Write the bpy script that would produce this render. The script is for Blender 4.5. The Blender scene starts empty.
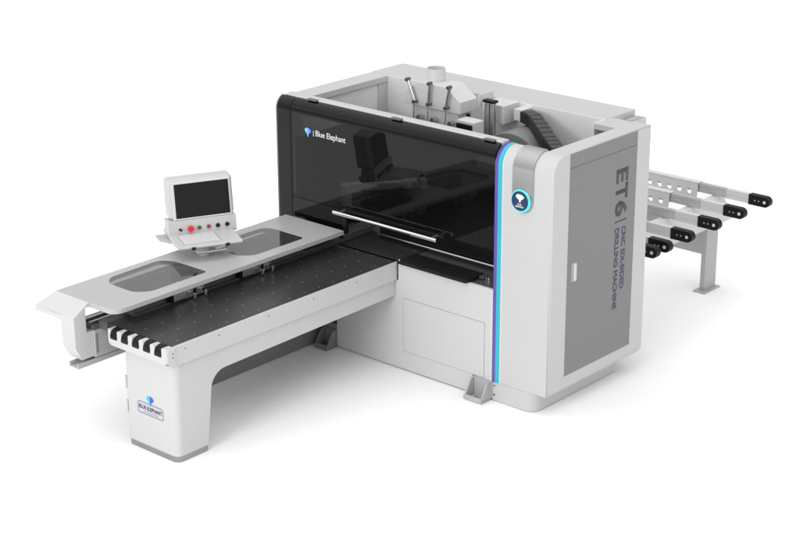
import bpy, math
from mathutils import Vector, Matrix
from mathutils.geometry import tessellate_polygon

scene = bpy.context.scene
COL = scene.collection
R = math.radians

# ------------------------------------------------------------------ materials
def new_mat(name):
    m = bpy.data.materials.new(name); m.use_nodes = True
    nt = m.node_tree
    return m, nt, nt.nodes['Principled BSDF']

def paint(name, col, rough=0.45, metal=0.0, spec=0.5, var=0.03, bump=0.0, bscale=400, coat=0.0, emis=None, estr=0.0):
    m, nt, p = new_mat(name)
    n = nt.nodes
    tc = n.new('ShaderNodeTexCoord')
    if var > 0:
        nz = n.new('ShaderNodeTexNoise'); nz.inputs['Scale'].default_value = 2.2; nz.inputs['Detail'].default_value = 5
        nt.links.new(tc.outputs['Object'], nz.inputs['Vector'])
        mr = n.new('ShaderNodeMapRange'); mr.inputs['To Min'].default_value = 1 - var; mr.inputs['To Max'].default_value = 1 + var
        nt.links.new(nz.outputs['Fac'], mr.inputs['Value'])
        mx = n.new('ShaderNodeVectorMath'); mx.operation = 'SCALE'; mx.inputs[0].default_value = col
        nt.links.new(mr.outputs['Result'], mx.inputs['Scale'])
        nt.links.new(mx.outputs['Vector'], p.inputs['Base Color'])
        mr2 = n.new('ShaderNodeMapRange'); mr2.inputs['To Min'].default_value = rough - .05; mr2.inputs['To Max'].default_value = rough + .05
        nt.links.new(nz.outputs['Fac'], mr2.inputs['Value']); nt.links.new(mr2.outputs['Result'], p.inputs['Roughness'])
    else:
        p.inputs['Base Color'].default_value = (*col, 1); p.inputs['Roughness'].default_value = rough
    p.inputs['Metallic'].default_value = metal
    p.inputs['Specular IOR Level'].default_value = spec
    p.inputs['Coat Weight'].default_value = coat
    if bump > 0:
        b2 = n.new('ShaderNodeTexNoise'); b2.inputs['Scale'].default_value = bscale; b2.inputs['Detail'].default_value = 2
        nt.links.new(tc.outputs['Object'], b2.inputs['Vector'])
        bp = n.new('ShaderNodeBump'); bp.inputs['Strength'].default_value = bump; bp.inputs['Distance'].default_value = 0.001
        nt.links.new(b2.outputs['Fac'], bp.inputs['Height']); nt.links.new(bp.outputs['Normal'], p.inputs['Normal'])
    if emis:
        p.inputs['Emission Color'].default_value = (*emis, 1); p.inputs['Emission Strength'].default_value = estr
    return m

M = {}
M['white'] = paint('powder_coat_white', (.53, .53, .533), .42, bump=.25)
M['bright'] = paint('powder_coat_bright', (.62, .62, .622), .42, bump=.2)
M['lightgrey'] = paint('powder_coat_light_grey', (.42, .42, .422), .45, bump=.25)
M['frontp'] = paint('front_panel_white', (.56, .56, .562), .42, bump=.2)
M['frame'] = paint('frame_grey', (.19, .19, .193), .5)
M['lit_inside'] = paint('white_lit_inside', (.74, .74, .742), .45)  # paler white; light inside the open top put into the colour
M['bench'] = paint('bench_paint', (.43, .43, .432), .32, bump=.2)
M['grey'] = paint('panel_grey', (.205, .205, .207), .5, bump=.3)
M['floor'] = paint('studio_floor', (.95, .95, .95), .9, spec=.0, var=0)
M['rubber'] = paint('black_rubber', (.006, .006, .006), .45, spec=.22)
M['blackplastic'] = paint('black_plastic', (.008, .008, .0085), .35, spec=.3)
M['shade_dark'] = paint('shade_backing', (.022, .022, .023), .6)  # for sheets added to darken the inside behind the hood
M['arm'] = paint('arm_plastic', (.50, .50, .53), .45)
M['chrome'] = paint('chrome', (.85, .85, .86), .12, metal=1, var=0)
M['steel'] = paint('brushed_steel', (.55, .55, .56), .28, metal=1)
M['strip'] = paint('polished_strip', (.45, .45, .46), .32, metal=1, var=0)
M['alu'] = paint('aluminium', (.60, .60, .61), .38, metal=1)
M['alu_lit'] = paint('aluminium_lit_end', (.62, .62, .63), .45, var=.02)  # aluminium again, with reflected light put into a paler colour
M['alu_dark'] = paint('dark_aluminium', (.13, .13, .132), .35, metal=.6)
M['rail'] = paint('rail_grey', (.13, .13, .133), .4, metal=.3)
M['screen'] = paint('screen_glass', (.012, .012, .0125), .3, spec=.18, var=0)
M['links'] = paint('chain_link_plastic', (.028, .028, .029), .45)
M['clamp'] = paint('dull_chrome', (.34, .34, .35), .2, metal=1, var=0)
M['red'] = paint('red_button', (.75, .01, .012), .35, var=0)
M['darkred'] = paint('dark_red_button', (.30, .03, .04), .35, var=0)
M['green'] = paint('green_button', (.06, .09, .02), .35, var=0)
M['purple'] = paint('purple_stripe', (.10, .08, .36), .4, var=0)
M['cyan'] = paint('cyan_stripe', (.025, .43, .54), .4, var=0)
M['blush'] = paint('pale_edge', (.78, .66, .64), .4, var=0)
M['navy'] = paint('navy_badge', (.018, .04, .11), .25, var=0)
M['ring'] = paint('cyan_light_ring', (.05, .75, .80), .3, var=0, emis=(.05, .85, .9), estr=.55)
M['ink'] = paint('navy_ink', (.035, .04, .085), .5, var=0)
M['ink2'] = paint('charcoal_ink', (.05, .052, .07), .5, var=0)
M['frameink'] = paint('logo_frame_ink', (.20, .23, .32), .5, var=0)
M['logo_cyan'] = paint('logo_cyan', (.02, .50, .85), .4, var=0)
M['logo_blue'] = paint('logo_blue', (.02, .08, .50), .4, var=0)
M['text_white'] = paint('white_print', (.85, .85, .85), .5, var=0)
M['vinyl_cyan'] = paint('bright_logo_cyan', (.15, .65, .95), .4, var=0)
M['vinyl_blue'] = paint('bright_logo_blue', (.16, .26, .85), .4, var=0)
M['yellow'] = paint('yellow_plastic', (.55, .38, .02), .4, var=0)

def glass(name, tint, ior=1.5, rough=0.0, gl=1.0, body=None, amount=.5):
    m = bpy.data.materials.new(name); m.use_nodes = True; nt = m.node_tree; n = nt.nodes
    n.remove(n['Principled BSDF'])
    tr = n.new('ShaderNodeBsdfTransparent'); tr.inputs['Color'].default_value = (*tint, 1)
    g = n.new('ShaderNodeBsdfGlossy'); g.inputs['Roughness'].default_value = rough; g.inputs['Color'].default_value = (gl, gl, gl, 1)
    f = n.new('ShaderNodeFresnel'); f.inputs['IOR'].default_value = ior
    mx = n.new('ShaderNodeMixShader')
    if body is not None:
        df = n.new('ShaderNodeBsdfDiffuse'); df.inputs['Color'].default_value = (*body, 1)
        m2 = n.new('ShaderNodeMixShader'); m2.inputs[0].default_value = amount
        nt.links.new(tr.outputs[0], m2.inputs[1]); nt.links.new(df.outputs[0], m2.inputs[2]); tr = m2
    nt.links.new(f.outputs[0], mx.inputs[0]); nt.links.new(tr.outputs[0], mx.inputs[1]); nt.links.new(g.outputs[0], mx.inputs[2])
    nt.links.new(mx.outputs[0], n['Material Output'].inputs['Surface'])
    return m
M['hoodglass'] = glass('smoked_acrylic', (.17, .17, .175), 1.35, body=(.010, .010, .0105), amount=.3)
M['window'] = glass('grey_tinted_pane', (.30, .30, .30), 2.1, body=(.10, .10, .10), amount=.4)

# black table top with a grid of small pale air nozzles
def table_mat():
    m, nt, p = new_mat('black_table_laminate'); n = nt.nodes; L = nt.links
    tc = n.new('ShaderNodeTexCoord'); sp = n.new('ShaderNodeSeparateXYZ'); L.new(tc.outputs['Object'], sp.inputs[0])
    def mth(op, a, b=None, c=None):
        x = n.new('ShaderNodeMath'); x.operation = op
        for i, v in enumerate((a, b, c)):
            if v is None: continue
            if isinstance(v, (int, float)): x.inputs[i].default_value = v
            else: L.new(v, x.inputs[i])
        return x.outputs[0]
    def grid(x0, y0, sx, sy, r):
        u = mth('DIVIDE', mth('SUBTRACT', sp.outputs[0], x0), sx); v = mth('DIVIDE', mth('SUBTRACT', sp.outputs[1], y0), sy)
        du = mth('MULTIPLY', mth('SUBTRACT', u, mth('ROUND', u)), sx); dv = mth('MULTIPLY', mth('SUBTRACT', v, mth('ROUND', v)), sy)
        d = mth('SQRT', mth('ADD', mth('MULTIPLY', du, du), mth('MULTIPLY', dv, dv)))
        return mth('LESS_THAN', d, r)
    g1 = grid(-2.06, -2.36, .178, .167, .0062)
    g2 = grid(-1.97, -2.28, .356, .334, .006)
    nz = n.new('ShaderNodeTexNoise'); nz.inputs['Scale'].default_value = 1.6; L.new(tc.outputs['Object'], nz.inputs['Vector'])
    mr = n.new('ShaderNodeMapRange'); mr.inputs['To Min'].default_value = .022; mr.inputs['To Max'].default_value = .040; L.new(nz.outputs['Fac'], mr.inputs['Value'])
    base = n.new('ShaderNodeCombineXYZ')
    for i in range(3): L.new(mr.outputs[0], base.inputs[i])
    m1 = n.new('ShaderNodeMix'); m1.data_type = 'RGBA'; L.new(g1, m1.inputs['Factor']); L.new(base.outputs[0], m1.inputs['A']); m1.inputs['B'].default_value = (.24, .24, .24, 1)
    m2 = n.new('ShaderNodeMix'); m2.data_type = 'RGBA'; L.new(g2, m2.inputs['Factor']); L.new(m1.outputs['Result'], m2.inputs['A']); m2.inputs['B'].default_value = (.002, .002, .002, 1)
    L.new(m2.outputs['Result'], p.inputs['Base Color'])
    p.inputs['Roughness'].default_value = .33; p.inputs['Specular IOR Level'].default_value = .35
    return m
M['table'] = table_mat()

# ------------------------------------------------------------------ mesh helpers
def link(o, parent=None):
    COL.objects.link(o)
    if parent: o.parent = parent
    return o

def finish(name, verts, faces, mat, parent=None, bevel=0.0, seg=3, angle=30, smooth=True):
    me = bpy.data.meshes.new(name); me.from_pydata([tuple(v) for v in verts], [], faces); me.update()
    import bmesh
    b = bmesh.new(); b.from_mesh(me); bmesh.ops.remove_doubles(b, verts=b.verts, dist=1e-6)
    bmesh.ops.recalc_face_normals(b, faces=b.faces); b.to_mesh(me); b.free()
    mats = mat if isinstance(mat, (list, tuple)) else [mat]
    for m in mats: me.materials.append(m)
    if smooth:
        for p in me.polygons: p.use_smooth = True
        me.set_sharp_from_angle(angle=R(35))
    o = bpy.data.objects.new(name, me)
    if bevel > 0:
        md = o.modifiers.new('edge', 'BEVEL'); md.width = bevel; md.segments = seg; md.limit_method = 'ANGLE'; md.angle_limit = R(angle); md.harden_normals = True
    return link(o, parent)

class MB:
    """collects shapes for one mesh"""
    def __init__(s): s.v = []; s.f = []
    def add(s, vs, fs):
        k = len(s.v); s.v += [Vector(v) for v in vs]; s.f += [[i + k for i in f] for f in fs]; return s
    def box(s, x0, x1, y0, y1, z0, z1, M4=None):
        vs = [(x, y, z) for x in (x0, x1) for y in (y0, y1) for z in (z0, z1)]
        if M4: vs = [M4 @ Vector(v) for v in vs]
        return s.add(vs, [(0,1,3,2),(4,6,7,5),(0,4,5,1),(2,3,7,6),(0,2,6,4),(1,5,7,3)])
    def prism(s, pts, a0, a1, axis, holes=(), M4=None):
        """2D outline extruded along axis; pts in the two other axes (X: y,z  Y: x,z  Z: x,y)"""
        def P(p, a):
            v = {'X': (a, p[0], p[1]), 'Y': (p[0], a, p[1]), 'Z': (p[0], p[1], a)}[axis]
            return M4 @ Vector(v) if M4 else Vector(v)
        loops = [list(pts)] + [list(h) for h in holes]
        flat = [p for l in loops for p in l]
        n = len(flat)
        if holes: tris = tessellate_polygon([[Vector((p[0], p[1], 0)) for p in l] for l in loops])
        else: tris = [tuple(range(n))]
        vs = [P(p, a0) for p in flat] + [P(p, a1) for p in flat]
        fs = [tuple(t) for t in tris] + [tuple(i + n for i in reversed(t)) for t in tris]
        k = 0
        for l in loops:
            m = len(l)
            for i in range(m):
                j = (i + 1) % m; fs.append((k + i, k + j, k + j + n, k + i + n))
            k += m
        return s.add(vs, fs)
    def cyl(s, p0, p1, r0, r1=None, n=24, cap=True):
        p0 = Vector(p0); p1 = Vector(p1); r1 = r0 if r1 is None else r1
        d = (p1 - p0).normalized(); u = d.orthogonal().normalized(); w = d.cross(u)
        vs = []
        for p, r in ((p0, r0), (p1, r1)):
            for i in range(n):
                a = 2 * math.pi * i / n; vs.append(p + u * (r * math.cos(a)) + w * (r * math.sin(a)))
        fs = [(i, (i + 1) % n, n + (i + 1) % n, n + i) for i in range(n)]
        if cap: fs += [tuple(reversed(range(n))), tuple(range(n, 2 * n))]
        return s.add(vs, fs)
    def out(s, name, mat, parent=None, **k): return finish(name, s.v, s.f, mat, parent, **k)

def box(name, x0, x1, y0, y1, z0, z1, mat, parent=None, bevel=.004, M4=None, **k):
    return MB().box(x0, x1, y0, y1, z0, z1, M4).out(name, mat, parent, bevel=bevel, **k)

def rrect(x0, x1, y0, y1, r, n=6):
    if isinstance(r, (int, float)): r = (r,) * 4
    out = []
    for (cx, cy, a, rr) in ((x1 - r[0], y1 - r[0], 0, r[0]), (x0 + r[1], y1 - r[1], 90, r[1]), (x0 + r[2], y0 + r[2], 180, r[2]), (x1 - r[3], y0 + r[3], 270, r[3])):
        if rr <= 0: out.append((cx, cy)); continue
        for i in range(n + 1):
            t = R(a + 90 * i / n); out.append((cx + rr * math.cos(t), cy + rr * math.sin(t)))
    return out

def empty(name, loc, label=None, cat=None):
    o = bpy.data.objects.new(name, None); o.location = loc; o.empty_display_size = .1
    COL.objects.link(o)
    if label: o['label'] = label; o['category'] = cat
    return o

def text(name, s, M4, width, height, mat, parent=None, bold=0.0, depth=.0012, spacing=1.0, fatten=0.0):
    """text fitted in width x height, lower left corner at M4's origin; local x reads along, y up, z out"""
    cu = bpy.data.curves.new(name, 'FONT'); cu.body = s; cu.offset = bold; cu.resolution_u = 4; cu.space_character = spacing
    o = bpy.data.objects.new(name, cu); COL.objects.link(o)
    bpy.context.view_layer.update()
    me = bpy.data.meshes.new_from_object(o.evaluated_get(bpy.context.evaluated_depsgraph_get()))
    bpy.data.objects.remove(o); bpy.data.curves.remove(cu)
    fat = fatten
    xs = [v.co.x for v in me.vertices]; ys = [v.co.y for v in me.vertices]
    sx = width / (max(xs) - min(xs)); sy = height / (max(ys) - min(ys))
    import bmesh
    b = bmesh.new(); b.from_mesh(me)
    for v in b.verts: v.co = Vector(((v.co.x - min(xs)) * sx, (v.co.y - min(ys)) * sy, 0))
    if fat:
        base = b.faces[:]
        for k, (dx, dy) in enumerate(((fat, 0), (0, fat), (fat, fat))):
            r2 = bmesh.ops.duplicate(b, geom=base)
            for g in r2['geom']:
                if isinstance(g, bmesh.types.BMVert): g.co += Vector((dx, dy, .0001 * (k + 1)))
    ret = bmesh.ops.extrude_face_region(b, geom=b.faces[:])
    for g in ret['geom']:
        if isinstance(g, bmesh.types.BMVert): g.co.z += depth
    bmesh.ops.recalc_face_normals(b, faces=b.faces)
    b.transform(M4); b.to_mesh(me); b.free()
    me.materials.clear(); me.materials.append(mat)
    return link(bpy.data.objects.new(name, me), parent)

def basis(o, x, y, z):
    m = Matrix.Identity(4)
    for i, a in enumerate((x, y, z, o)):
        for k in range(3): m[k][i] = a[k]
    return m
X3, Y3, Z3 = Vector((1,0,0)), Vector((0,1,0)), Vector((0,0,1))
FRONT = lambda x, y, z: basis((x, y, z), X3, Z3, -Y3)            # faces -Y
SIDE = lambda x, y, z: basis((x, y, z), -Z3, Y3, X3)             # faces +X, reads downwards

GEM_L = [(-.52,.22), (-.30,.50), (0,.50), (.02,-.55), (-.07,-.55), (-.10,-.22), (-.36,.0)]
GEM_R = [(0,.50), (.28,.46), (.52,.18), (.34,-.04), (.12,-.22), (.09,-.48), (.02,-.55)]
def gem(name, cx, cz, y, w, h, ml, mr, parent):
    b = MB(); k = [(cx + px * w, cz + pz * h) for px, pz in GEM_L]; b.prism(k, y, y - .002, 'Y')
    nl = len(b.f)
    b.prism([(cx + px * w, cz + pz * h) for px, pz in GEM_R], y, y - .002, 'Y')
    o = b.out(name, [ml, mr], parent, smooth=False)
    for i, p in enumerate(o.data.polygons):
        c = p.center
        if c.x > cx + .02 * w: p.material_index = 1
    return o

# ================================================================== SETTING
g = MB().add([(-60,-40,0),(60,-40,0),(60,80,0),(-60,80,0)], [(0,1,2,3)]).out('floor', M['floor'], smooth=False)
g['kind'] = 'structure'

# ================================================================== MACHINE CABINET
XL, XR, XC = -2.83, .137, -.425          # left end, right side face, start of right column
TOP = 2.14
mc = empty('drilling_machine', (0, 0, 0), 'big white drilling machine cabinet with smoked front hood and open top', 'machine')

# rolled-top right column, extruded in X between XC and XR
def rolled(y0, r, y1, z0, z1, rb=.0, n=14):
    pts = [(y1, z0)] + ([(y0, z0)] if rb == 0 else [(y0 + rb - rb*math.sin(R(90*i/5)), z0 + rb - rb*math.cos(R(90*i/5))) for i in range(6)])
    for i in range(n + 1):
        t = R(90 * i / n); pts.append((y0 + r - r * math.cos(t), z1 - r + r * math.sin(t)))
    pts.append((y1, z1)); return pts
col = MB()
col.prism(rolled(0, .15, .17, .175, TOP), XC, -.03, 'X')
column = col.out('front_column', M['white'], mc)
# full-depth side cheek, same rolled front, rounded outer edges
cheek = rolled(0, .15, 1.31, .178, TOP + .001)
side_o = MB().prism(cheek, -.03, XR, 'X').out('side_panel', M['white'], mc, bevel=.05, seg=6, angle=50)
def weight_edges(o, test):
    me = o.data
    at = me.attributes.get('bevel_weight_edge') or me.attributes.new('bevel_weight_edge', 'FLOAT', 'EDGE')
    for e in me.edges:
        a, b = me.vertices[e.vertices[0]].co, me.vertices[e.vertices[1]].co
        at.data[e.index].value = test(a, b)
side_o.modifiers[0].limit_method = 'WEIGHT'; side_o.modifiers[0].use_clamp_overlap = False
def ch(a, b):
    if a.x < XR - .01 or b.x < XR - .01:
        return 1.0 if (a.y > 1.3 and b.y > 1.3 and a.z < .2 and b.z < .2 and abs(a.x - b.x) > .05) else 0.0
    if a.z < .2 and b.z < .2: return 1.0
    if a.z < .2 or b.z < .2: return .24
    return .24
weight_edges(side_o, ch)
# grey inset door on the side
sd = MB().prism([(.21, .30), (1.115, .30), (1.115, 2.018), (.21, 2.018)], XR - .01, XR + .003, 'X').out('side_door', M['grey'], mc, bevel=.001)
MB().prism([(.21, 2.024), (1.115, 2.024), (1.115, TOP - .004), (.21, TOP - .004)], XR - .01, XR + .003, 'X').out('top_panel', M['grey'], mc, bevel=.001)
MB().prism([(.21, 2.0185), (1.115, 2.0185), (1.115, 2.0235), (.21, 2.0235)], XR - .01, XR + .001, 'X').out('door_gap', M['alu_dark'], mc, smooth=False)
hb = MB().prism([(.262, 1.085), (.318, 1.085), (.318, 1.24), (.262, 1.24)], XR + .003, XR + .006, 'X'); hb.out('handle_recess', M['lightgrey'], sd)
MB().prism(rrect(.283, .315, 1.09, 1.235, .006), XR + .006, XR + .018, 'X').out('handle', M['bright'], sd, bevel=.003)
# side lettering
text('letter', 'E', SIDE(XR + .003, .835, 1.868), .115, .165, M['ink2'], sd, bold=.035)
text('letter', 'T', SIDE(XR + .003, .835, 1.742), .130, .165, M['ink2'], sd, bold=.035)
text('letter', '6', SIDE(XR + .003, .832, 1.600), .128, .170, M['ink2'], sd, bold=.04)
MB().box(XR + .003, XR + .0042, .835, 1.00, 1.425, 1.437).out('divider', M['ink2'], sd, smooth=False)
text('lettering', 'CNC SIX-SIDED', SIDE(XR + .003, .935, 1.375), .535, .055, M['ink'], sd, fatten=.0035)
text('lettering', 'DRILLING MACHINE', SIDE(XR + .003, .842, 1.375), .69, .055, M['ink'], sd, fatten=.0035)

# stripes following the rolled profile
def rolled_strip(x0, x1, r, mat, name, z0=.168, proud=.003, yb=.17, par=mc, y0=0.0, zt=TOP, round_bottom=False):
    outer = []; n = 16
    prof = [(y0 - proud, z0)]
    for i in range(n + 1):
        t = R(90 * i / n); prof.append((y0 + r - (r + proud) * math.cos(t), zt - r + (r + proud) * math.sin(t)))
    prof.append((yb, zt + proud))
    inn = [(y0 + .006, z0)]
    for i in range(n + 1):
        t = R(90 * i / n); inn.append((y0 + r - (r - .006) * math.cos(t), zt - r + (r - .006) * math.sin(t)))
    inn.append((yb, zt - .006))
    vs = [(x, *p) for x in (x0, x1) for p in prof + inn]; k = len(prof); n2 = 2 * k
    fs = []
    for i in range(k - 1):
        fs += [(i, i + 1, n2 + i + 1, n2 + i), (k + i, k + i + 1, n2 + k + i + 1, n2 + k + i), (i, i + 1, k + i + 1, k + i), (n2 + i, n2 + i + 1, n2 + k + i + 1, n2 + k + i)]
    fs += [(0, k, n2 + k, n2), (k - 1, 2 * k - 1, n2 + 2 * k - 1, n2 + k - 1)]
    return finish(name, vs, fs, mat, par)
rolled_strip(XC + .002, -.392, .15, M['purple'], 'purple_stripe')
rolled_strip(-.3915, -.352, .15, M['cyan'], 'cyan_stripe', proud=.004)
rolled_strip(-.3515, -.342, .15, M['blush'], 'edge_trim', proud=.002)
# polished strip with round badge
bs = rolled_strip(-.248, -.046, .15, M['strip'], 'badge_strip', z0=1.76, proud=.010)
n = 20; arc = [(-.147 + .101 * math.cos(R(180 + 180*i/n)), 1.7605 + .101 * math.sin(R(180 + 180*i/n))) for i in range(n + 1)]
MB().prism(arc, .002, -.010, 'Y').out('strip_end', M['strip'], bs, bevel=.002)
badge = MB().cyl((-.149, -.008, 1.762), (-.149, -.026, 1.762), .092, n=48).out('badge', M['steel'], mc, bevel=.002)
MB().cyl((-.149, -.026, 1.762), (-.149, -.031, 1.762), .090, n=48).out('light_ring', M['ring'], badge)
MB().cyl((-.153, -.031, 1.762), (-.153, -.037, 1.762), .079, n=48).out('badge_face', M['navy'], badge)
gem('emblem', -.150, 1.785, -.037, .080, .062, M['text_white'], M['text_white'], badge)
text('lettering', 'BLUE', FRONT(-.172, -.037, 1.728), .040, .013, M['text_white'], badge, bold=.02)
text('lettering', 'ELEPHANT', FRONT(-.192, -.037, 1.710), .080, .013, M['text_white'], badge, bold=.02)

# plinth right part with rounded corner
pl = rrect(XC + .002, 0, .004, 1.14, (.02, .0, .0, .09), n=10)
MB().prism(pl, 0.004, .172, 'Z').out('plinth', M['white'], mc, bevel=.004)
for z in (.055, .135): MB().cyl((XC + .022, .01, z), (XC + .022, .001, z), .007, n=12).out('bolt', M['rubber'], mc)

# lower front panel with a flush service hatch
fp = MB().box(-2.15, XC - .002, 0, .03, .012, .955).out('front_panel', M['frontp'], mc, bevel=.003)
def groove(x0, x1, z0, z1, par, y=-.0008, w=.004, m='lightgrey'):
    b = MB()
    b.box(x0, x1, y, .001, z1 - w, z1); b.box(x0, x1, y, .001, z0, z0 + w); b.box(x0, x0 + w, y, .001, z0 + w, z1 - w); b.box(x1 - w, x1, y, .001, z0 + w, z1 - w)
    return b.out('seam', M[m], par, smooth=False)
hatch = MB().box(-1.376, -.51, -.003, .0, .178, .652).out('service_hatch', M['frontp'], mc, bevel=.002)
groove(-1.379, -.507, .175, .655, fp, m='grey')
box('edge_trim', XC - .018, XC - .003, -.002, .0, .17, .955, M['bright'], mc, bevel=0)

box('gap_strip', -1.444, -1.434, -.0035, -.0005, .80, .954, M['rubber'], mc, bevel=0)
# open steel foot brackets at floor level
def foot(x0, x1, h0, h1):
    f = empty('foot_bracket', (0, 0, 0)); f.parent = mc
    t = .014
    b = MB(); b.box(x0, x1, -.13, -.004, 0.002, .016)
    b.box(x0, x1, -.13, -.116, .016, h0)
    b.box(x0, x1, -.012, -.004, .016, h1)
    for xx in (x0, x1 - t): b.prism([(-.116, .016), (-.012, .016), (-.012, h1), (-.05, h1 - .01), (-.116, h0)], xx, xx + t, 'X')
    return b, f
b, f = foot(-.615, -.432, .045, .168)
bpy.data.objects.remove(f); fb = b.out('foot_bracket', M['lightgrey'], mc, bevel=.002)
MB().cyl((-.53, -.07, .016), (-.53, -.07, .03), .012, n=6).out('bolt', M['steel'], fb)
box('post', -.625, -.60, -.004, -.001, .02, .172, M['grey'], fb, bevel=0)
b, f = foot(-2.30, -2.155, .05, .165)
bpy.data.objects.remove(f); b.out('foot_bracket', M['grey'], mc, bevel=.002)  # far bracket darker than the near one; shadow put into its colour
box('bracket_plate', -2.33, -2.15, .0, .03, .012, .215, M['grey'], mc)

# smoked hood: curved shell, left end to column
def shell(x0, x1, z0, mat, name, r=.12, th=.008, y0=-.002, ztop=2.155, yb=.085, par=mc):
    n = 16; outer = [(y0, z0)]; inner = [(y0 + th, z0)]
    for i in range(n + 1):
        t = R(90 * i / n) * .80 if yb < r else R(90 * i / n)
        outer.append((y0 + r - r * math.cos(t), ztop - r + r * math.sin(t)))
        inner.append((y0 + r - (r - th) * math.cos(t), ztop - r + (r - th) * math.sin(t)))
    k = len(outer)
    vs = [(x, *p) for x in (x0, x1) for p in outer + inner]; n2 = 2 * k; fs = []
    for i in range(k - 1):
        fs += [(i, i + 1, n2 + i + 1, n2 + i), (k + i, k + i + 1, n2 + k + i + 1, n2 + k + i), (i, i + 1, k + i + 1, k + i), (n2 + i, n2 + i + 1, n2 + k + i + 1, n2 + k + i)]
    fs += [(0, k, n2 + k, n2), (k - 1, 2 * k - 1, n2 + 2 * k - 1, n2 + k - 1)]
    return finish(name, vs, fs, mat, par)
# single outward skin does the tinting (thin acrylic), so the shell is one sheet
def sheet(x0, x1, z0, mat, name, r=.12, y0=-.002, ztop=2.155, tmax=72, par=mc):
    n = 20; prof = [(y0, z0)] + [(y0 + r - r * math.cos(R(tmax*i/n)), ztop - r + r * math.sin(R(tmax*i/n))) for i in range(n + 1)]
    k = len(prof); vs = [(x, *p) for x in (x0, x1) for p in prof]
    return finish(name, vs, [(i, i + 1, k + i + 1, k + i) for i in range(k - 1)], mat, par)
ZG = 1.29
hood = sheet(-2.655, XC, ZG, M['hoodglass'], 'hood')
left = sheet(XL, -2.662, .62, M['hoodglass'], 'hood_end')
shell(XL + .001, -2.664, .62, M['blackplastic'], 'hood_end_frame', y0=.012, th=.02, r=.11, ztop=2.147)
low = MB().box(-2.655, -2.064, -.002, .006, 1.025, ZG - .006).out('fixed_lower_pane', M['hoodglass'], mc)
# black edge bars of the hood
MB().box(-2.655, XC, .002, .022, ZG + .001, ZG + .022).out('hood_bottom_bar', M['blackplastic'], mc, bevel=.002)
shell(-2.657, XC - .002, 2.085, M['blackplastic'], 'hood_top_bar', y0=.006, th=.012, r=.112, ztop=2.146)
MB().box(-2.062, -2.02, -.004, .03, 1.075, ZG - .004).out('guide_post', M['blackplastic'], mc, bevel=.002)
for x in (-2.46, -1.51, -.54):
    MB().box(x - .055, x + .055, .055, .098, 2.150, 2.163).out('hood_hinge', M['alu_dark'], mc, bevel=.004)
# hood handle
hd = MB().cyl((-2.075, -.10, 1.283), (-.935, -.10, 1.283), .0165, n=24).out('hood_handle', M['chrome'], mc, bevel=.003)
for x in (-2.02, -1.0): MB().cyl((x, -.10, 1.286), (x, -.012, 1.290), .010, n=14).out('handle_mount', M['steel'], hd)
MB().box(-2.05, -.93, -.014, -.004, 1.276, 1.300).out('mounting_bar', M['blackplastic'], hd, bevel=.002)
# print on the hood
gem('emblem', -2.448, 1.893, -.004, .074, .072, M['vinyl_cyan'], M['vinyl_blue'], hood)
MB().box(-2.385, -2.381, -.006, -.003, 1.868, 1.915).out('divider', M['text_white'], hood, smooth=False)
text('lettering', 'Blue Elephant', FRONT(-2.358, -.003, 1.858), .345, .066, M['text_white'], hood, bold=.0)

# white strip along the front edge of the open top
MB().prism([(.080, 2.125), (.175, 2.125), (.175, 2.160), (.086, 2.160)], -2.80, XC + .0, 'X').out('top_rim_front', M['white'], mc, bevel=.006)
# left wall with rim
lw = MB().box(XL, -2.645, .12, 1.099, .62, TOP - .062).out('left_wall', M['lit_inside'], mc)
MB().box(XL, -2.62, .118, 1.22, TOP - .06, TOP - .004).out('top_rim', M['white'], mc, bevel=.004)
MB().box(-2.78, -2.63, 1.10, 1.22, .62, TOP - .062).out('corner_post', M['white'], mc, bevel=.004)
# back housing
MB().box(-2.629, -.2625, 1.212, 1.2215, .62, TOP - .003).out('lit_wall_sheet', M['lit_inside'], mc, bevel=.001)  # added sheet, brightens the back wall by its paler colour
bh = MB().box(XL, -.25, 1.222, 1.65, .05, TOP).out('back_housing', M['white'], mc, bevel=.004)
MB().box(-.249, -.15, 1.44, 1.67, .6, 2.085).out('cable_box', M['white'], mc, bevel=.004)
MB().box(-.235, -.165, 1.47, 1.64, 2.0855, 2.092).out('cable_box_lid', M['lightgrey'], mc, bevel=.002)
MB().box(-.249, -.03, 1.06, 1.31, TOP - .05, TOP - .002).out('top_rim', M['white'], mc, bevel=.003)
MB().box(-.249, -.03, 1.32, 1.35, .3, TOP - .06).out('inner_wall', M['lit_inside'], mc)
MB().box(-.262, -.2495, 1.06, 1.22, 1.6, TOP - .003).out('wall_return', M['lit_inside'], mc)
# small drive box on the back wall, chain and cover
MB().box(-1.36, -1.13, 1.0, 1.221, 1.985, TOP + .002).out('drive_box', M['bright'], mc, bevel=.004)  # paler coat stands in for light inside
MB().box(-1.08, -.99, 1.07, 1.221, 2.02, 2.118).out('chain_mount', M['bright'], mc, bevel=.003)
def chain(pts, w, h):
    b = MB(); L = MB()
    for a, c in zip(pts[:-1], pts[1:]):
        a = Vector(a); c = Vector(c); d = c - a; ln = d.length; d.normalize()
        s = d.cross(Z3).normalized(); u = s.cross(d)
        m = basis(a, d, s, u); b.box(0, ln, -w/2, w/2, -h, 0, m)
        k = max(1, round(ln / .075))
        for i in range(k): L.box(ln*(i+.06)/k, ln*(i+.94)/k, -w/2+.008, w/2-.008, 0, .007, m)
    return b, L
b, L = chain([(-.985, 1.12, 2.105), (-.84, 1.05, 2.105), (-.52, .83, 2.02), (-.12, .56, 1.93)], .12, .09)
ch = b.out('cable_chain', M['blackplastic'], mc, bevel=.004); L.out('chain_links', M['links'], ch, bevel=.002)
n = 24; dome = [(-.88 + .36*math.cos(R(180*i/n)), 1.64 + .36*math.sin(R(180*i/n))) for i in range(n + 1)]
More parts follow.
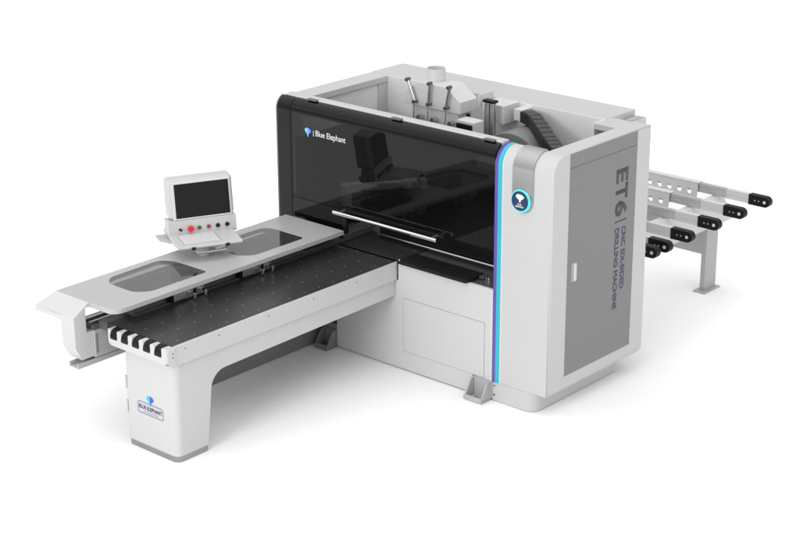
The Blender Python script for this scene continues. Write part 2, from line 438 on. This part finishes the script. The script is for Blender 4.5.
MB().prism(dome, .78, 1.10, 'Y').out('spindle_cover', M['grey'], mc, bevel=.01)
# interior deck, gantry curtain
MB().box(-2.80, -.06, .03, 1.2, .60, .62).out('bed', M['alu_dark'], mc)
MB().box(-1.448, XC - .002, .031, 1.15, .925, .953).out('inner_deck', M['alu_dark'], mc)
MB().box(-2.0, -.45, .40, .42, .975, 1.33).out('curtain', M['blackplastic'], mc, bevel=.002)
MB().cyl((-2.0, .375, .985), (-.44, .375, .985), .0105, n=16).out('guide_rod', M['chrome'], mc)
# black sliding tray on the deck
tr = MB().box(-1.42, -.68, -.035, .20, .957, .984).out('sliding_tray', M['blackplastic'], mc, bevel=.003)
MB().box(-.678, -.63, .13, .19, .958, .98).out('tray_catch', M['alu_dark'], tr, bevel=.003)
for x in (-.615, -.585): MB().cyl((x, .15, .955), (x, .15, .982), .009, n=10).out('bolt', M['chrome'], tr)
MB().cyl((-1.405, -.018, .984), (-1.405, -.018, .996), .010, n=10).out('bolt', M['chrome'], tr)
# gantry and dust hood seen in the open top
gx = MB().box(-2.5, -.6, .95, 1.15, 1.55, 1.80).out('gantry_beam', M['white'], mc, bevel=.004)
dh = MB().prism([(-2.02, 2.075), (-1.40, 2.075), (-1.40, 2.185), (-1.62, 2.30), (-1.86, 2.30), (-2.02, 2.185)], .75, .762, 'Y')
dh = MB(); fr = [(-2.02, 2.075), (-1.40, 2.075), (-1.40, 2.175), (-1.56, 2.285), (-1.86, 2.285), (-2.02, 2.175)]
dh.prism(fr, .75, .98, 'Y')
dho = dh.out('dust_hood', M['bright'], mc, bevel=.004)
MB().box(-1.96, -1.44, .77, .96, 1.80, 2.074).out('dust_duct', M['bright'], dho, bevel=.02)
def ring(name, c, r, t, h, mat, par):
    b = MB(); n = 40; vs = []
    for z in (c[2], c[2] + h):
        for rr in (r, r - t):
            for i in range(n): a = 2*math.pi*i/n; vs.append((c[0] + rr*math.cos(a), c[1] + rr*math.sin(a), z))
    fs = []
    for i in range(n):
        j = (i + 1) % n
        fs += [(i, j, 2*n + j, 2*n + i), (n + i, n + j, 3*n + j, 3*n + i), (2*n + i, 2*n + j, 3*n + j, 3*n + i), (i, j, n + j, n + i)]
    return finish(name, vs, fs, mat, par)
ring('dust_pipe', (-1.79, .90, 2.285), .082, .006, .105, M['bright'], dho)
for (x, xb) in ((-1.945, -1.87), (-1.70, -1.715), (-1.485, -1.52)):
    c = MB().cyl((x, .715, 2.295), (xb, .715, 2.125), .0135, n=16).out('air_cylinder', M['steel'], dho, bevel=.002)
    MB().cyl((x - .004, .69, 2.300), (x - .004, .735, 2.300), .0165, n=16).out('end_joint', M['alu_dark'], c)
    MB().cyl((xb, .69, 2.118), (xb, .735, 2.118), .016, n=16).out('end_joint', M['alu_dark'], c)
    MB().cyl((xb - .004, .715, 2.118), (xb - .014, .715, 1.97), .0055, n=10).out('piston_rod', M['chrome'], c)
    MB().cyl((xb + .045, .75, 1.985), (xb + .045, .70, 1.985), .024, n=16).out('knuckle', M['steel'], c)
# perforated side plate and aluminium post
holes = [[(1.02 + .035*k + .010*math.cos(R(a)) , 2.135 + .010*math.sin(R(a))) for a in range(0, 360, 60)] for k in range(4)]
MB().prism([(.985, 2.10), (1.18, 2.10), (1.18, 2.20), (.985, 2.20)], -1.395, -1.385, 'X', holes).out('perforated_plate', M['bright'], mc)
ap = MB().box(-1.245, -1.195, .875, .925, 1.70, 2.185).box(-1.190, -1.145, .88, .92, 1.70, 2.185).out('profile_post', M['alu'], mc, bevel=.008)
MB().box(-1.255, -1.135, .865, .93, 2.186, 2.208).out('post_cap', M['rubber'], ap, bevel=.004)
mt = MB().box(-1.33, -1.14, .62, .75, 1.93, 2.075).out('motor_housing', M['bright'], mc, bevel=.012)
MB().box(-1.32, -1.16, .60, .619, 1.93, 2.05).out('motor_fan', M['rubber'], mt, bevel=.004)
MB().cyl((-1.395, .84, 2.055), (-1.375, .84, 2.055), .016, n=16).out('pipe_plug', M['rubber'], dho)
# articulated arm standing behind the smoked hood
ab = MB().cyl((-2.30, .30, 1.20), (-2.30, .30, 1.39), .052, n=32).out('inner_arm', M['arm'], mc, bevel=.006)
d = Vector((-1.911 + 2.30, .856 - .30, 0)).normalized(); s = d.cross(Z3)
m = basis((-2.30, .30, 1.365), d, s, Z3)
MB().box(.03, .14, -.035, .035, -.055, .035, m).out('arm_joint', M['arm'], ab, bevel=.01)
MB().box(.14, .50, -.028, .028, -.040, .022, m).out('arm_link', M['arm'], ab, bevel=.008)
MB().box(.50, .64, -.032, .032, -.050, .032, m).out('arm_joint', M['arm'], ab, bevel=.012)
MB().box(.66, .72, -.045, .045, -.060, .030, m).out('arm_end', M['arm'], ab, bevel=.012)
# added dark sheets that put shade behind the hood glass
MB().box(-2.634, -1.30, .93, .945, .62, 1.80).out('shade_sheet', M['shade_dark'], mc)
MB().box(-2.644, -2.635, .035, .945, .62, 1.80).out('shade_sheet', M['shade_dark'], mc)
MB().box(-1.299, -.5, .93, .945, .96, 1.80).out('shade_sheet', M['shade_dark'], mc)

# ================================================================== FEED TABLE
ft = empty('feed_table', (-1.75, -1.3, 0), 'long black topped feed table on one white leg in front of the cabinet', 'table')
def P(o):   # keep world coordinates while parented
    o.matrix_parent_inverse = Matrix.Translation(o.parent.location).inverted() if o.parent.type == 'EMPTY' and o.parent.parent is None else Matrix.Identity(4)
    return o
P(MB().box(-2.20, -1.462, -2.468, 1.0, .930, .955).out('table_top', M['table'], ft, bevel=.001))
P(MB().box(-1.461, -1.445, -2.468, -.002, .800, .958).out('side_rail', M['white'], ft, bevel=.002))
rail2 = None
# arch: girder and leg as one profile in YZ, extruded in X
arch = [(-2.46, .0), (-2.15, .0), (-2.10, .48)]
arch += [(-2.10 + .15 - .15*math.cos(R(90*i/8)), .48 + .15*math.sin(R(90*i/8))) for i in range(1, 9)]
arch += [(-.004, .652), (-.004, .798), (-2.40, .798), (-2.46, .78)]
arch[-4] = (-.004, .655)
# lean of girder underside: 0.63 at the leg to 0.655 at the cabinet
leg = MB().prism([(y, max(z, .05)) for y, z in arch], -2.05, -1.47, 'X')
leg = leg.out('leg', M['white'], ft, bevel=.055, seg=6, angle=80); P(leg)
leg.modifiers[0].limit_method = 'WEIGHT'
weight_edges(leg, lambda a, b: 1.0 if (a.y < -2.45 and b.y < -2.45 and abs(a.x - b.x) < 1e-4 and abs(a.z - b.z) > .3) else 0.0)
kick = MB().prism(rrect(-2.047, -1.473, -2.457, -2.153, (.004, .004, .052, .052), n=8), .0, .0495, 'Z').out('kick_plate', M['clamp'], ft); P(kick)
for z in (.30, .50): P(MB().box(-2.068, -2.05, -2.44, -2.36, z - .05, z + .05).out('side_hatch', M['white'], ft, bevel=.004))
# logo plate on the leg
def outline(x0, x1, z0, z1, r, t, y):
    o = rrect(x0, x1, z0, z1, r); i = rrect(x0 + t, x1 - t, z0 + t, z1 - t, r - t)
    return MB().prism(o, y, y - .0015, 'Y', [i])
lf = P(outline(-1.905, -1.612, .306, .404, .022, .008, -2.4605).out('logo_frame', M['frameink'], ft, smooth=False))
gb = gem('emblem', -1.757, .432, -2.463, .082, .072, M['logo_cyan'], M['logo_blue'], lf)
text('lettering', 'BLUE ELEPHANT', FRONT(-1.888, -2.4605, .345), .26, .033, M['ink'], lf, bold=.02)
MB().box(-1.84, -1.67, -2.4615, -2.4605, .326, .332).out('underline', M['frameink'], lf, smooth=False)
# end cap with five roller slots
yb, yf = -2.4685, -2.545
sl = [(-2.078 + .125*i, -2.078 + .125*i + .074) for i in range(5)]
comb = [(-2.108, .85), (-2.08, .825), (-1.47, .825), (-1.447, .85), (-1.447, .957)]
for (a, c) in reversed(sl): comb += [(c, .957), (c, .892), (a, .892), (a, .957)]
comb += [(-2.108, .957)]
capo = P(MB().prism(comb, yb, yf, 'Y').out('end_cap', M['white'], ft, bevel=.009, seg=4))
for (a, c) in sl: MB().cyl((a + .001, -2.487, .8985), (c - .001, -2.487, .8985), .0605, n=48).out('roller', M['rubber'], capo)
P(MB().prism([(-2.468, .80), (-2.468, .958), (-2.53, .955), (-2.545, .93), (-2.545, .85), (-2.50, .80)], -1.446, -1.434, 'X').out('cap_cheek', M['white'], ft, bevel=.002))
for z in (.885, .915): P(MB().cyl((-1.434, -2.49, z), (-1.431, -2.49, z), .006, n=10).out('bolt', M['grey'], ft))
for y in (-2.36, -2.02, -1.5, -1.0, -.5): P(MB().cyl((-1.445, y, .915), (-1.4425, y, .915), .006, n=10).out('bolt', M['grey'], ft))

# ================================================================== GUIDE BENCH (pale slab with windows, beam, covers)
gb_ = empty('guide_bench', (-2.4, -1.3, 0), 'pale bench slab with two grey windows over the workpiece guide rail', 'bench')
w1 = [(-2.585,-2.10), (-2.44,-2.19), (-2.22,-2.19), (-2.13,-2.09), (-2.13,-1.52), (-2.20,-1.50), (-2.50,-1.50), (-2.61,-1.58)]
def roundpoly(p, r=.03, n=4):
    out = []
    m = len(p)
    for i in range(m):
        a, b_, c = Vector(p[i-1]), Vector(p[i]), Vector(p[(i+1) % m])
        u = (a - b_); v = (c - b_); q = min(r, u.length/2.2, v.length/2.2)
        s0 = b_ + u.normalized()*q; s1 = b_ + v.normalized()*q
        for k in range(n + 1):
            t = k/n; out.append(tuple((s0*(1-t)**2 + b_*2*t*(1-t) + s1*t*t)))
    return out
win1 = roundpoly([(-2.60,-2.10), (-2.50,-2.19), (-2.21,-2.19), (-2.12,-2.09), (-2.12,-1.50), (-2.52,-1.50), (-2.62,-1.58)], .05)
win2 = roundpoly([(-2.58,-1.00), (-2.50,-1.08), (-2.21,-1.08), (-2.12,-.98), (-2.12,-.40), (-2.50,-.40), (-2.58,-.46)], .05)
slab = [(-2.69, -2.555), (-2.09, -2.555)] + [(-2.09 + .09*math.sin(R(90*i/8)), -2.465 - .09*math.cos(R(90*i/8))) for i in range(1, 9)] + [(-2.0, -.055), (-2.69, -.055)]
sl_o = P(MB().prism(slab, 1.085, 1.122, 'Z', [win1, win2]).out('bench_top', M['bench'], gb_, bevel=.004, seg=2))
for wn in (win1, win2):
    c = sum((Vector(q) for q in wn), Vector((0, 0))) / len(wn)
    ins = [tuple(c + (Vector(q) - c) * .999) for q in wn]
    MB().add([(q[0], q[1], 1.1195) for q in ins], [tuple(range(len(ins)))]).out('window_pane', M['window'], sl_o, smooth=False)
# end cover: sloped cap and side leg
ec = MB()
pa = [(-2.555, 1.1215), (-2.705, 1.03), (-2.705, .985), (-2.50, .985), (-2.50, 1.084), (-2.555, 1.084)]
xa = [-2.69, -2.765, -2.765, -2.69, -2.69, -2.69]
ec.add([(x, *p) for x, p in zip(xa, pa)] + [(-2.452, *p) for p in pa], [tuple(range(6)), tuple(range(11, 5, -1))] + [(i, (i+1) % 6, 6 + (i+1) % 6, 6 + i) for i in range(6)])
ec.prism([(-2.555, 1.1215), (-2.705, 1.03), (-2.705, .785), (-2.65, .675), (-2.53, .675), (-2.53, .885), (-2.59, .885), (-2.59, 1.084), (-2.555, 1.084)], -2.452, -2.30, 'X')
P(ec.out('end_cover', M['white'], gb_, bevel=.003))
# beam and rails
P(MB().box(-2.47, -2.285, -2.53, .6, .665, .885).out('beam', M['lightgrey'], gb_, bevel=.003))
P(MB().box(-2.285, -2.282, -2.52, -2.50, .70, .86).out('joint_seam', M['grey'], gb_, bevel=0))
P(MB().box(-2.50, -2.30, -2.53, .6, .886, .925).box(-2.299, -2.205, -2.47, .9, .886, .950).out('rail_profile', M['rail'], gb_, bevel=.003))
P(MB().box(-2.44, -2.40, -2.52, .6, .925, .945).box(-2.36, -2.33, -2.52, .6, .925, .940).out('linear_rail', M['steel'], gb_, bevel=.002))
P(MB().box(-2.30, -2.152, -2.25, .58, .9565, 1.004).out('rail_fascia', M['rail'], gb_, bevel=.002))
P(MB().box(-2.1515, -2.125, -2.25, .58, .9565, .976).out('rail_step', M['alu_dark'], gb_, bevel=.002))
P(MB().box(-2.20, -2.185, -2.2, .57, 1.0045, 1.010).out('stop_fence', M['alu'], gb_, bevel=.001))
ct = P(MB().box(-2.1515, -2.130, -.42, .12, .9765, .990).out('cable_track', M['rail'], gb_, bevel=.001))
b = MB()
for i in range(26): b.box(-2.1515, -2.1275, -.41 + i*.0203, -.41 + i*.0203 + .0095, .9905, 1.006)
b.out('track_links', M['alu'], ct, smooth=False)
P(MB().box(-2.33, -2.04, .46, .56, .957, .985).out('rail_end_plate', M['rail'], gb_, bevel=.002))
# C channel below
P(MB().prism([(-2.40,.618), (-2.29,.618), (-2.29,.658), (-2.302,.658), (-2.302,.630), (-2.388,.630), (-2.388,.658), (-2.40,.658)], -2.70, .1, 'Y').out('cable_channel', M['lightgrey'], gb_, bevel=.001))
# floor-standing frame under the rear half of the beam
P(MB().box(-2.62, -2.36, -1.75, .3, .003, .60).out('support_frame', M['frame'], gb_, bevel=.004))
P(MB().box(-2.55, -2.475, -2.1, .3, .70, 1.084).out('rear_web', M['rail'], gb_))
P(MB().box(-2.53, -2.50, -2.60, -2.55, .93, .96).out('cable_end', M['yellow'], gb_))
# workpiece clamps with chrome fingers
for yc in (-1.72, -.98):
    c = P(MB().box(-2.46, -2.12, yc - .17, yc + .12, 1.0105, 1.045).out('clamp_carriage', M['alu_dark'], gb_, bevel=.006))
    MB().box(-2.118, -2.10, yc - .16, yc - .03, .978, 1.045).out('carriage_plate', M['alu'], c, bevel=.004)
    for k in (.0, .115):
        MB().box(-2.119, -2.108, yc + k - .03, yc + k + .05, .966, 1.03).out('finger_block', M['alu'], c, bevel=.003)
        MB().box(-2.118, -2.045, yc + k + .0, yc + k + .022, 1.005, 1.018).box(-2.057, -2.045, yc + k, yc + k + .022, .962, 1.005).out('clamp_finger', M['chrome'], c, bevel=.003)
P(MB().box(-2.15, -2.09, -1.915, -1.895, .978, 1.05).out('end_stop', M['rubber'], gb_))
P(MB().box(-2.15, -2.09, -1.175, -1.155, .978, 1.05).out('end_stop', M['rubber'], gb_))

# ================================================================== CONTROL CONSOLE
th = R(64.2); ca = Vector((math.cos(th), math.sin(th), 0)); cn = Vector((math.sin(th), -math.cos(th), 0))
con = empty('control_console', (-2.44, -1.22, 1.1225), 'grey operator console with dark screen and six buttons standing on the bench', 'console')
CM = basis(Vector((-2.46, -1.18, 0)), ca, cn, Z3)      # local: a = along width, b = toward the user, z up
def PC(o): o.matrix_parent_inverse = Matrix.Translation(con.location).inverted(); return o
PC(MB().cyl((-2.455, -1.235, 1.1225), (-2.455, -1.235, 1.215), .055, n=32).out('stand', M['lightgrey'], con, bevel=.004))
TILT = math.tan(R(9))
def face_b(z): return -.132 - (z - 1.25) * TILT
# monitor housing: profile in (b,z) extruded along a
def cprism(prof, a0, a1, name, mat, par, bevel=.004, seg=3, ang=30):
    b = MB(); vs = [CM @ Vector((a, p[0], p[1])) for a in (a0, a1) for p in prof]; k = len(prof)
    fs = [tuple(range(k)), tuple(reversed(range(k, 2*k)))] + [(i, (i+1) % k, k + (i+1) % k, k + i) for i in range(k)]
    b.add(vs, fs); return b.out(name, mat, par, bevel=bevel, seg=seg, angle=ang)
zt = 1.695
hp = [(face_b(1.375) - .014, 1.375), (face_b(zt) - .014, zt), (face_b(zt) - .15, zt + .005), (face_b(1.375) - .16, 1.375)]
house = PC(cprism(hp, -.262, .288, 'monitor_housing', M['white'], con, bevel=.028, seg=5))
bez = [(face_b(1.372) , 1.372), (face_b(1.68), 1.68), (face_b(1.68) - .03, 1.68), (face_b(1.372) - .03, 1.372)]
bezel = PC(cprism(bez, -.236, .262, 'screen_bezel', M['bright'], con, bevel=.006))
scp = [(face_b(1.387) + .0025, 1.387), (face_b(1.665) + .0025, 1.665), (face_b(1.665) - .005, 1.665), (face_b(1.387) - .005, 1.387)]
PC(cprism(scp, -.212, .248, 'screen', M['screen'], con, bevel=.001, seg=1))
bp_ = [(face_b(1.245), 1.235), (face_b(1.372) + .006, 1.370), (face_b(1.372) - .12, 1.370), (face_b(1.245) - .13, 1.235)]
PC(cprism(bp_, -.285, .291, 'button_panel', M['white'], con, bevel=.004))
nrm = (cn + Z3 * TILT).normalized()
for i, (a, mt_, r, hh) in enumerate(((-.190, 'rubber', .011, .03), (-.105, 'red', .024, .030), (-.030, 'green', .016, .014), (.050, 'darkred', .016, .014), (.128, 'rubber', .017, .014), (.208, 'rubber', .017, .014))):
    z = 1.298
    c0 = CM @ Vector((a, face_b(z) + .004, z))
    bt = PC(MB().cyl(c0, c0 + nrm * .006, r + .004, n=24).out('button_collar', M['chrome' if i == 0 else 'lightgrey'], con))
    MB().cyl(c0 + nrm * .006, c0 + nrm * hh, r, n=24).out('button', M[mt_], bt, bevel=.003)
# keyboard shelf
sh = [(-.135, 1.218), (.158, 1.222), (.170, 1.234), (.165, 1.25), (-.135, 1.262)]
shelf = PC(cprism(sh, -.288, .246, 'keyboard_shelf', M['white'], con, bevel=.005))
kb = [(-.10, 1.2625), (.12, 1.2535), (.12, 1.2505), (-.10, 1.2595)]
cprism(kb, -.235, .085, 'keyboard_pad', M['lightgrey'], shelf, bevel=.0)
cprism([(-.095, 1.2638), (.112, 1.2555), (.112, 1.25), (-.095, 1.258)], -.222, .072, 'keyboard', M['bright'], shelf, bevel=.001)
# wing at the rear left
wg = [(-.36, -.29), (-.20, -.27), (-.20, -.06), (-.294, -.083), (-.356, -.164)]
PC(MB().prism(wg, 1.208, 1.228, 'Z', M4=CM).out('rear_wing', M['lightgrey'], con, bevel=.003))
PC(cprism([(-.33, 1.262), (-.13, 1.262), (-.13, 1.212), (-.30, 1.212)], -.28, .20, 'rear_case', M['lightgrey'], con, bevel=.006))
# chrome pull handle below the shelf
hz = 1.192
h0 = CM @ Vector((-.150, .19, hz)); h1 = CM @ Vector((.105, .19, hz))
hh = PC(MB().cyl(h0, h1, .010, n=16).out('pull_handle', M['clamp'], con, bevel=.002))
for a in (-.135, .090):
    p0 = CM @ Vector((a, .19, hz)); p1 = CM @ Vector((a - .03 if a < 0 else a + .02, .150, 1.222))
    MB().cyl(p0, p1, .008, n=12).out('handle_bracket', M['clamp'], hh)
    q = CM @ Vector((a - .035 if a < 0 else a + .025, .178, 1.232)); MB().cyl(q - ca*.014, q + ca*.014, .012, n=14).out('clamp_knob', M['rubber'], hh)

# ================================================================== OUTFEED RACK
orr = empty('outfeed_rack', (-.5, 2.6, 0), 'pale outfeed rack with six aluminium arms ending in black tips', 'rack')
PO = P
cb = PO(MB().prism([(-.62, .862), (-.56, .862), (-.42, .66), (-.44, .65), (-.62, .65)], 1.40, 3.66, 'Y').out('cross_beam', M['bright'], orr, bevel=.003))  # sloping face shaped to catch more sky light
post = PO(MB().box(-.52, -.47, 3.27, 3.47, .012, .649).out('leg', M['lightgrey'], orr, bevel=.003))
MB().box(-.56, -.43, 3.22, 3.50, .002, .012).out('foot_plate', M['lightgrey'], post, bevel=.001)
PO(MB().prism([(-1.15, .37), (-1.15, .648), (-.521, .648), (-.521, .37)], 3.275, 3.30, 'Y').out('side_brace', M['lightgrey'], orr, bevel=.002))
ARMY = [3.575, 3.13, 2.70, 2.26, 1.91, 1.715]
arm = None
def build_arm():
    b = MB()
    b.box(-2.2, -.46, -.022, .022, -.09, 0).box(-2.2, -.46, -.026, -.022, -.028, -.008).box(-2.2, -.46, -.026, -.022, -.062, -.050)
    a = b.out('support_arm', M['alu'], orr, bevel=.002)
    MB().box(-.459, -.19, -.024, .024, -.092, .001).box(-.459, -.19, -.028, -.024, -.052, -.040).out('lit_arm_end', M['alu_lit'], a, bevel=.002)  # added end section; reflected light put into its paler colour
    n = 12; pts = [(-.215, .004), (-.215, -.096)] + [(-.045 + .05*math.sin(R(180*i/n)), -.046 - .05*math.cos(R(180*i/n))) for i in range(n + 1)]
    tip = MB().prism(pts, -.034, .034, 'Y').out('arm_tip', M['rubber'], a, bevel=.004)
    MB().cyl((-.045, -.0345, -.046), (-.045, -.038, -.046), .015, n=16).out('axle', M['bright'], tip)
    for x in (-.105, -.145): MB().cyl((x, -.0345, -.046), (x, -.037, -.046), .007, n=12).out('screw', M['lightgrey'], tip)
    return a
arm = build_arm()
arm.location = (.5, ARMY[0] - 2.6, .957)
for y in ARMY[1:]:
    a = arm.copy(); COL.objects.link(a); a.parent = orr; a.location = (.5, y - 2.6, .957)
    for chd in list(arm.children):
        c = chd.copy(); COL.objects.link(c); c.parent = a
        for g2 in chd.children:
            e = g2.copy(); COL.objects.link(e); e.parent = c
for y, x1 in ((ARMY[0], -.77), (ARMY[1], -.80)):
    xs0 = -1.9
    hs = [[(xx + .026*math.cos(R(t)), .865 + .026*math.sin(R(t))) for t in range(0, 360, 24)] for xx in [x1 - .085 - .112*k for k in range(9)]]
    PO(MB().prism([(xs0, .81), (x1, .81), (x1 + .01, .958), (xs0, .958)], y - .040, y - .030, 'Y', hs).box(xs0, x1 + .02, y - .045, y + .03, .958, .964).out('perforated_guard', M['bright'], orr))

# ================================================================== CAMERA
cam = bpy.data.cameras.new('camera'); co = bpy.data.objects.new('camera', cam); COL.objects.link(co)
yaw, pitch, roll = 2.29473284, 0.34416838, -0.00366495
cy, sy, cp, sp_ = math.cos(yaw), math.sin(yaw), math.cos(pitch), math.sin(pitch)
f = Vector((cy*cp, sy*cp, -sp_)); r_ = Vector((sy, -cy, 0)); u = r_.cross(f)
c_, s_ = math.cos(roll), math.sin(roll)
rr, uu = r_*c_ + u*s_, -r_*s_ + u*c_
co.matrix_world = basis(Vector((5.47861033, -7.34002995, 4.17117563))*1.4, rr, uu, -f)
cam.sensor_width = 36; cam.lens = 1753.74 * 36 / 800; cam.clip_end = 300
scene.camera = co

# ================================================================== LIGHT
w = bpy.data.worlds.new('World'); scene.world = w; w.use_nodes = True
nt = w.node_tree; n = nt.nodes; L = nt.links
bg = n['Background']; tc = n.new('ShaderNodeTexCoord')
nv = n.new('ShaderNodeVectorMath'); nv.operation = 'NORMALIZE'; L.new(tc.outputs['Generated'], nv.inputs[0])
sp = n.new('ShaderNodeSeparateXYZ'); L.new(nv.outputs[0], sp.inputs[0])
def mt(op, a, b=None, clamp=False):
    x = n.new('ShaderNodeMath'); x.operation = op; x.use_clamp = clamp
    for i, v in enumerate((a, b)):
        if v is None: continue
        if isinstance(v, (int, float)): x.inputs[i].default_value = v
        else: L.new(v, x.inputs[i])
    return x.outputs[0]
L0, L1, K = .50, 1.22, 1.4
z = mt('MAXIMUM', sp.outputs[2], 0.0)
rad = mt('ADD', mt('MULTIPLY', mt('POWER', z, K), L1), L0)
azi = mt('ADD', mt('ADD', mt('MULTIPLY', sp.outputs[0], -.02), mt('MULTIPLY', sp.outputs[1], -.15)), 1.0)
L.new(mt('MULTIPLY', rad, azi), bg.inputs['Strength']); bg.inputs['Color'].default_value = (1, 1, 1, 1)

def area(name, loc, target, size, power):
    l = bpy.data.lights.new(name, 'AREA'); l.shape = 'SQUARE'; l.size = size; l.energy = power
    o = bpy.data.objects.new(name, l); COL.objects.link(o); o.location = loc
    o.rotation_euler = (Vector(target) - Vector(loc)).to_track_quat('-Z', 'Y').to_euler(); return o
area('front_fill', (.3, -12, 4.2), (-1.0, 0, .9), 4.0, 500)  # unseen lamp, added to brighten the upright front faces
area('side_fill', (11, 1.5, 3.4), (0, .5, .9), 4.0, 45)  # weak unseen lamp, added to lift the right-hand faces

scene.view_settings.view_transform = 'Standard'; scene.view_settings.look = 'None'
scene.view_settings.exposure = 0; scene.view_settings.gamma = 1
scene.render.engine = 'CYCLES'
scene.cycles.max_bounces = 10; scene.cycles.transparent_max_bounces = 16
scene.cycles.use_denoising = True
